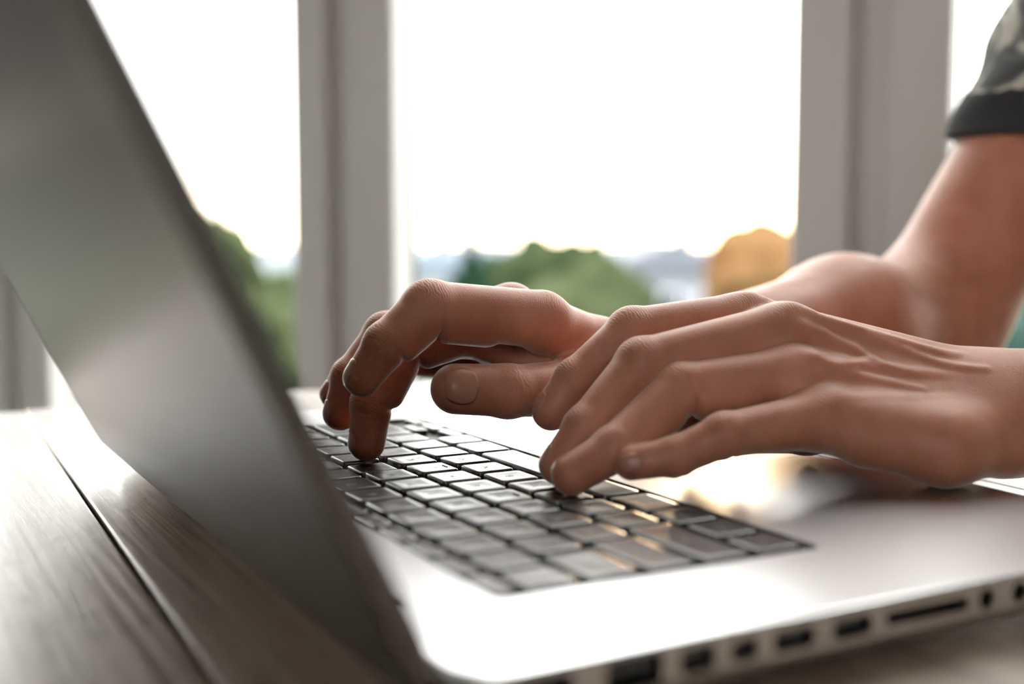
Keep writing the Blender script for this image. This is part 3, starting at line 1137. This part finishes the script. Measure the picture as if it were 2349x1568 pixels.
def wrinkles(V, hands):
    ph = np.zeros(len(V)); mk = np.zeros(len(V))
    for H in hands:
        for nm, c in H.ch.items():
            J = [A(*x[:3]) for x in c]
            mid = (J[0] + J[3]) / 2
            for i in (0, 1, 2):
                if nm == 'thumb' and i == 0: continue
                t = unit(J[i + 1] - J[max(0, i - 1)])
                dors = unit((J[1] + J[2]) / 2 - mid)
                if nm == 'thumb': dors = H.thumb_dorsal
                dors = unit(dors - (dors @ t) * t)
                r = c[i][3]
                q = V - J[i]
                s = q @ t
                dd = q @ dors
                rad = np.linalg.norm(q - s[:, None] * t, axis=1)
                reach = {0: 8.0, 1: 6.5, 2: 4.2}[i]
                m = np.exp(-(s / reach) ** 2) * np.clip(dd / r * 1.3 + (.15 if nm != 'thumb' else .5), 0, 1) * (rad < r * 1.5)
                m *= {0: .45, 1: 1.0, 2: .8}[i] * (1.5 if nm == 'thumb' else 1)
                # straightened skin on a strongly bent joint shows finer folds
                up = m > mk
                ph[up] = s[up] * (.42 if nm == 'thumb' else 1); mk[up] = m[up]
    return ph, mk

far_elbow = A(242.8, -313.6, 38.5)
far_shoulder = A(207, -471, 300)
near_elbow = A(-60, -372, 40)
near_shoulder = A(-195, -490, 300)
fw_c = A(192, -100, 31)
nw_c = A(48, -141, 21)

far = Hand(FAR,
    mass=[  # metacarpals, then thenar and hypothenar pads
        (A(158, -5, 52), A(166, -36, 41), 10.8, 11), (A(166, -36, 41), A(178, -92, 31), 11, 12.5),
        (A(183, -5, 52), A(184, -38, 40), 10.8, 11), (A(184, -38, 40), A(187, -94, 33), 11, 12.5),
        (A(206.5, -6, 49), A(201, -38, 39), 10.5, 11), (A(201, -38, 39), A(197, -94, 32), 11, 12.5),
        (A(228.5, -7, 44), A(219, -38, 36), 9.8, 10.5), (A(219, -38, 36), A(206, -92, 30), 10.5, 12.5),
        (A(174, -9, 45.5), A(224, -12, 41), 11, 10.5), (A(222, 20, 35), A(214, -30, 33), 8.5, 10),
        (A(166, -76, 31), A(152, -22, 30), 13.5, 11.8), (A(222, -25, 37), A(208, -84, 25), 10, 12.5),
        (A(163, -28, 36), A(172, -55, 33), 9, 11)],
    arm=[(fw_c, A(222, -225, 40), 22.5, 34), (A(222, -225, 40), far_elbow, 34, 37), (far_elbow, A(222, -405, 178), 38, 43),
         (A(222, -405, 178), far_shoulder, 43, 52), (far_shoulder, near_shoulder, 60, 60), (near_shoulder, A(-90, -410, 130), 52, 43)],
    tendons=[(A(158, -4, 61), A(166, -36, 51), 2.4, 2.0), (A(183, -4, 63), A(184, -38, 50.5), 2.6, 2.0)])
far.thumb_dorsal = A(-.86, .42, .3)

nd = unit(np.cross(A(-49.5, 3, -31), A(-40, -75, -28)))
if nd[2] < 0: nd = -nd
near = Hand(NEAR,
    mass=[(A(109.5, -64, 53), A(61, -140, 30), 11.2, 12.0), (A(89.5, -67, 49.5), A(54, -141, 26), 11.4, 12.0),
          (A(75.9, -60, 35.5), A(47, -140, 21), 11.0, 12.0), (A(60.3, -61, 23.0), A(40, -137, 17), 10.2, 12.0),
          (A(52, -74, 17), A(39, -98, 13.6), 10.5, 12.2), (A(39, -98, 13.6), A(36, -122, 14.5), 12.2, 12.0), (A(44, -148, 27), A(42, -152, 27), 8, 8), (A(82, -130, 22), A(104, -98, 18), 12, 11), (A(106, -36, 22), A(92, -64, 33), 6.5, 9)],
    arm=[(nw_c, A(8, -240, 34), 19.5, 32), (A(8, -240, 34), near_elbow, 32, 37), (near_elbow, A(-90, -410, 130), 38, 43)],
    tendons=[(A(109.8, -64, 54.9) + nd * 9.2, A(60, -140, 30) + nd * 11.6, 2.6, 1.9),
             (A(89.5, -67, 51.5) + nd * 9.6, A(54, -141, 26) + nd * 11.8, 2.8, 1.9),
             (A(75.9, -60, 36.6) + nd * 8.6, A(48, -140, 21.5) + nd * 11.2, 2.5, 1.8),
             (A(60.3, -61, 23.6) + nd * 7.6, A(42, -137, 17.5) + nd * 10.8, 2.2, 1.7)])
near.thumb_dorsal = A(.5, .1, .85)

NEAR_VEINS = [
    (A(78.1, -66.0, 54.2), A(76.3, -73.9, 51.6), 1.9, 1.6),
    (A(76.3, -73.9, 51.6), A(69.6, -83.0, 46.1), 1.6, 1.4),
    (A(69.6, -83.0, 46.1), A(60.3, -89.0, 40.6), 1.4, 1.1),
    (A(60.3, -89.0, 40.6), A(54.9, -99.7, 37.5), 1.1, 0.8),
    (A(67.5, -62.3, 44.5), A(65.6, -67.3, 41.4), 1.7, 1.4),
    (A(65.6, -67.3, 41.4), A(61.4, -75.2, 38.1), 1.4, 1.2),
    (A(61.4, -75.2, 38.1), A(55.6, -86.6, 35.1), 1.2, 0.9),
    (A(55.6, -86.6, 35.1), A(49.9, -96.9, 32.5), 0.9, 0.7),
    (A(65.5, -67.3, 41.5), A(63.4, -76.0, 41.2), 1.5, 1.1),
    (A(63.4, -76.0, 41.2), A(64.0, -87.5, 42.4), 1.1, 0.7),
    (A(70.4, -91.2, 50.2), A(63.4, -103.1, 44.8), 1.7, 1.4),
    (A(63.4, -103.1, 44.8), A(54.8, -114.5, 40.1), 1.4, 1.2),
    (A(54.8, -114.5, 40.1), A(45.0, -124.2, 38.9), 1.2, 0.9)]
FAR_FOLDS = [
    (A(186.5, 16.6, 43.0), A(181.4, 10.1, 39.6), 4.0, 4.0),
    (A(181.4, 10.1, 39.6), A(174.2, 0.7, 40.8), 4.0, 4.0),
    (A(177.1, 12.3, 41.1), A(169.1, 2.5, 37.1), 4.5, 4.5),
    (A(169.1, 2.5, 37.1), A(162.6, -5.0, 35.9), 4.5, 4.5)]
near.tendons = near.tendons + NEAR_VEINS
far.tendons = far.tendons + FAR_FOLDS

def build_person():
    person = empty('person', (0.0, -0.52, FLOOR_Z))
    tag(person, 'person in a mottled grey short-sleeved shirt typing with both hands', 'person')
    parts = []
    parts.append(surface_nets(far, (128, -112, -4), (248, 88, 78), 0.9))
    parts.append(surface_nets(near, (18, -152, -4), (140, 38, 72), 0.9))
    both = lambda P: np.minimum(far(P), near(P))
    # arms, coarser, from the wrists up
    cutf = lambda P: np.maximum(far(P), P[:, 1] + 110)
    cutn = lambda P: np.maximum(near(P), P[:, 1] + 148)
    parts.append(surface_nets(cutf, (-265, -560, -30), (300, -104, 375), 5.0))
    parts.append(surface_nets(cutn, (-150, -470, -20), (110, -142, 190), 3.0))
    V, Q, off = [], [], 0
    for v, q in parts:
        V.append(v); Q.append(q + off); off += len(v)
    V, Q = np.concatenate(V), np.concatenate(Q)
    ph, mk = wrinkles(V, (far, near))
    me = make_mesh('body', V, Q, [M_SKIN], {'wrinkle_phase': ph, 'wrinkle_mask': mk})
    body = link('body', me, None, person)

    def nail(fn, tip, dip, dorsal, length, width, back=0.0, lift=.22):
        t = unit(A(*tip[:3]) - A(*dip[:3]))
        dorsal = A(*dorsal)
        d = unit(dorsal - (dorsal @ t) * t)
        s = np.cross(t, d)
        r = tip[3]
        c = A(*tip[:3]) + t * (back)
        nu, nv = 13, 13
        vs = []
        for i in range(nu):
            for j in range(nv):
                x = -1 + 2 * i / (nu - 1); y = -1 + 2 * j / (nv - 1)
                # superellipse outline: square grid squeezed to a rounded nail
                xx = x * math.sqrt(1 - .46 * y * y * (.6 if x > 0 else 1)); yy = y * math.sqrt(1 - .40 * x * x)
                a = yy * width / 2
                vs.append((xx * length / 2, a))
        vs = np.array(vs)
        ang = vs[:, 1] / r
        dirs = d[None] * np.cos(ang)[:, None] + s[None] * np.sin(ang)[:, None]
        p = c + t[None] * vs[:, :1] + dirs * (r + 9)
        for _ in range(40):
            p = p - dirs * (fn(p) * .8)[:, None]
        edge = np.clip((1 - np.maximum(np.abs(vs[:, 0] / (length / 2)), np.abs(vs[:, 1] / (width / 2)))) * 4, 0, 1)
        top = p + dirs * (lift * (.35 + .65 * edge) )[:, None]
        bot = p - dirs * .6
        VV = np.concatenate([top, bot])
        F = []
        for i in range(nu - 1):
            for j in range(nv - 1):
                a = i * nv + j
                F.append((a, a + nv, a + nv + 1, a + 1))
        ring = [i * nv for i in range(nu)] + [(nu - 1) * nv + j for j in range(1, nv)] + [i * nv + nv - 1 for i in range(nu - 2, -1, -1)] + [j for j in range(nv - 2, 0, -1)]
        n = nu * nv
        for k in range(len(ring)):
            a, b = ring[k], ring[(k + 1) % len(ring)]
            F.append((a, b, b + n, a + n))
        m2 = mesh_from('fingernail', VV * MM, F)
        bm = bmesh.new(); bm.from_mesh(m2); bmesh.ops.recalc_face_normals(bm, faces=bm.faces); bm.to_mesh(m2); bm.free()
        return link('fingernail', m2, M_NAIL, body, smooth=True)
    for H, fn in ((FAR, far), (NEAR, near)):
        for k, c in H.items():
            if k == 'thumb':
                nail(lambda P: finger_field(P, c, True), c[3], c[2], fn.thumb_dorsal, 12.6, 15.0, back=.3)
                continue
            J = [A(*x[:3]) for x in c]
            dors = (J[1] + J[2]) / 2 - (J[0] + J[3]) / 2
            nail(lambda P: finger_field(P, c), c[3], c[2], dors, 10.5 if k != 'little' else 8.6, 8.4 if k != 'little' else 7.2, back=.9)

    # shirt: torso with two short sleeves, a shell 5 mm proud of the arm
    def shirt_f(P):
        d = cone(P, A(10, -510, 255), A(10, -560, -120), 118, 128, flat=((0, 1, 0), 1.25))
        d = smin(d, cone(P, A(-110, -505, 285), A(130, -495, 285), 84, 84), 70)
        hem = A(230.5, -370, 126)
        ax = unit(far_shoulder - far_elbow)
        d1 = cone(P, far_shoulder, hem, 64, 45.5)
        d1 = np.maximum(d1, 146 - P[:, 2])
        axn = unit(near_shoulder - near_elbow)
        d2 = cone(P, near_shoulder, near_elbow + (near_shoulder - near_elbow) * .42, 64, 52)
        d2 = np.maximum(d2, -((P - (near_elbow + axn * 120)) @ axn))
        w = 1.6 * np.sin(P[:, 2] * .13 + P[:, 0] * .06) + 1.2 * np.sin(P[:, 1] * .21 + P[:, 2] * .09)
        d = smin(d, np.minimum(d1, d2), 30) + w
        return d
    V, Q = surface_nets(shirt_f, (-330, -720, -260), (330, -330, 400), 5.0)
    sh = link('shirt', make_mesh('shirt', V, Q, [M_SHIRT]), None, person)
    sh['label'] = 'short-sleeved shirt with black and pale grey mottled pattern'
    # turned hem at the sleeve end
    ax = unit(far_shoulder - far_elbow)
    def hem_f(P):
        d = cone(P, far_shoulder, A(230.5, -370, 126), 64, 45.5) + 1.6 * np.sin(P[:, 2] * .13 + P[:, 0] * .06) + 1.2 * np.sin(P[:, 1] * .21 + P[:, 2] * .09) - .5
        return np.maximum(np.maximum(d, 145 - P[:, 2]), P[:, 2] - 172)
    V, Q = surface_nets(hem_f, (140, -480, 60), (310, -330, 260), 3.0)
    hm = link('sleeve_hem', make_mesh('sleeve_hem', V, Q, [M_HEM]), None, sh)
    hm['label'] = 'dark turned hem of the sleeve'
    return person
build_person()
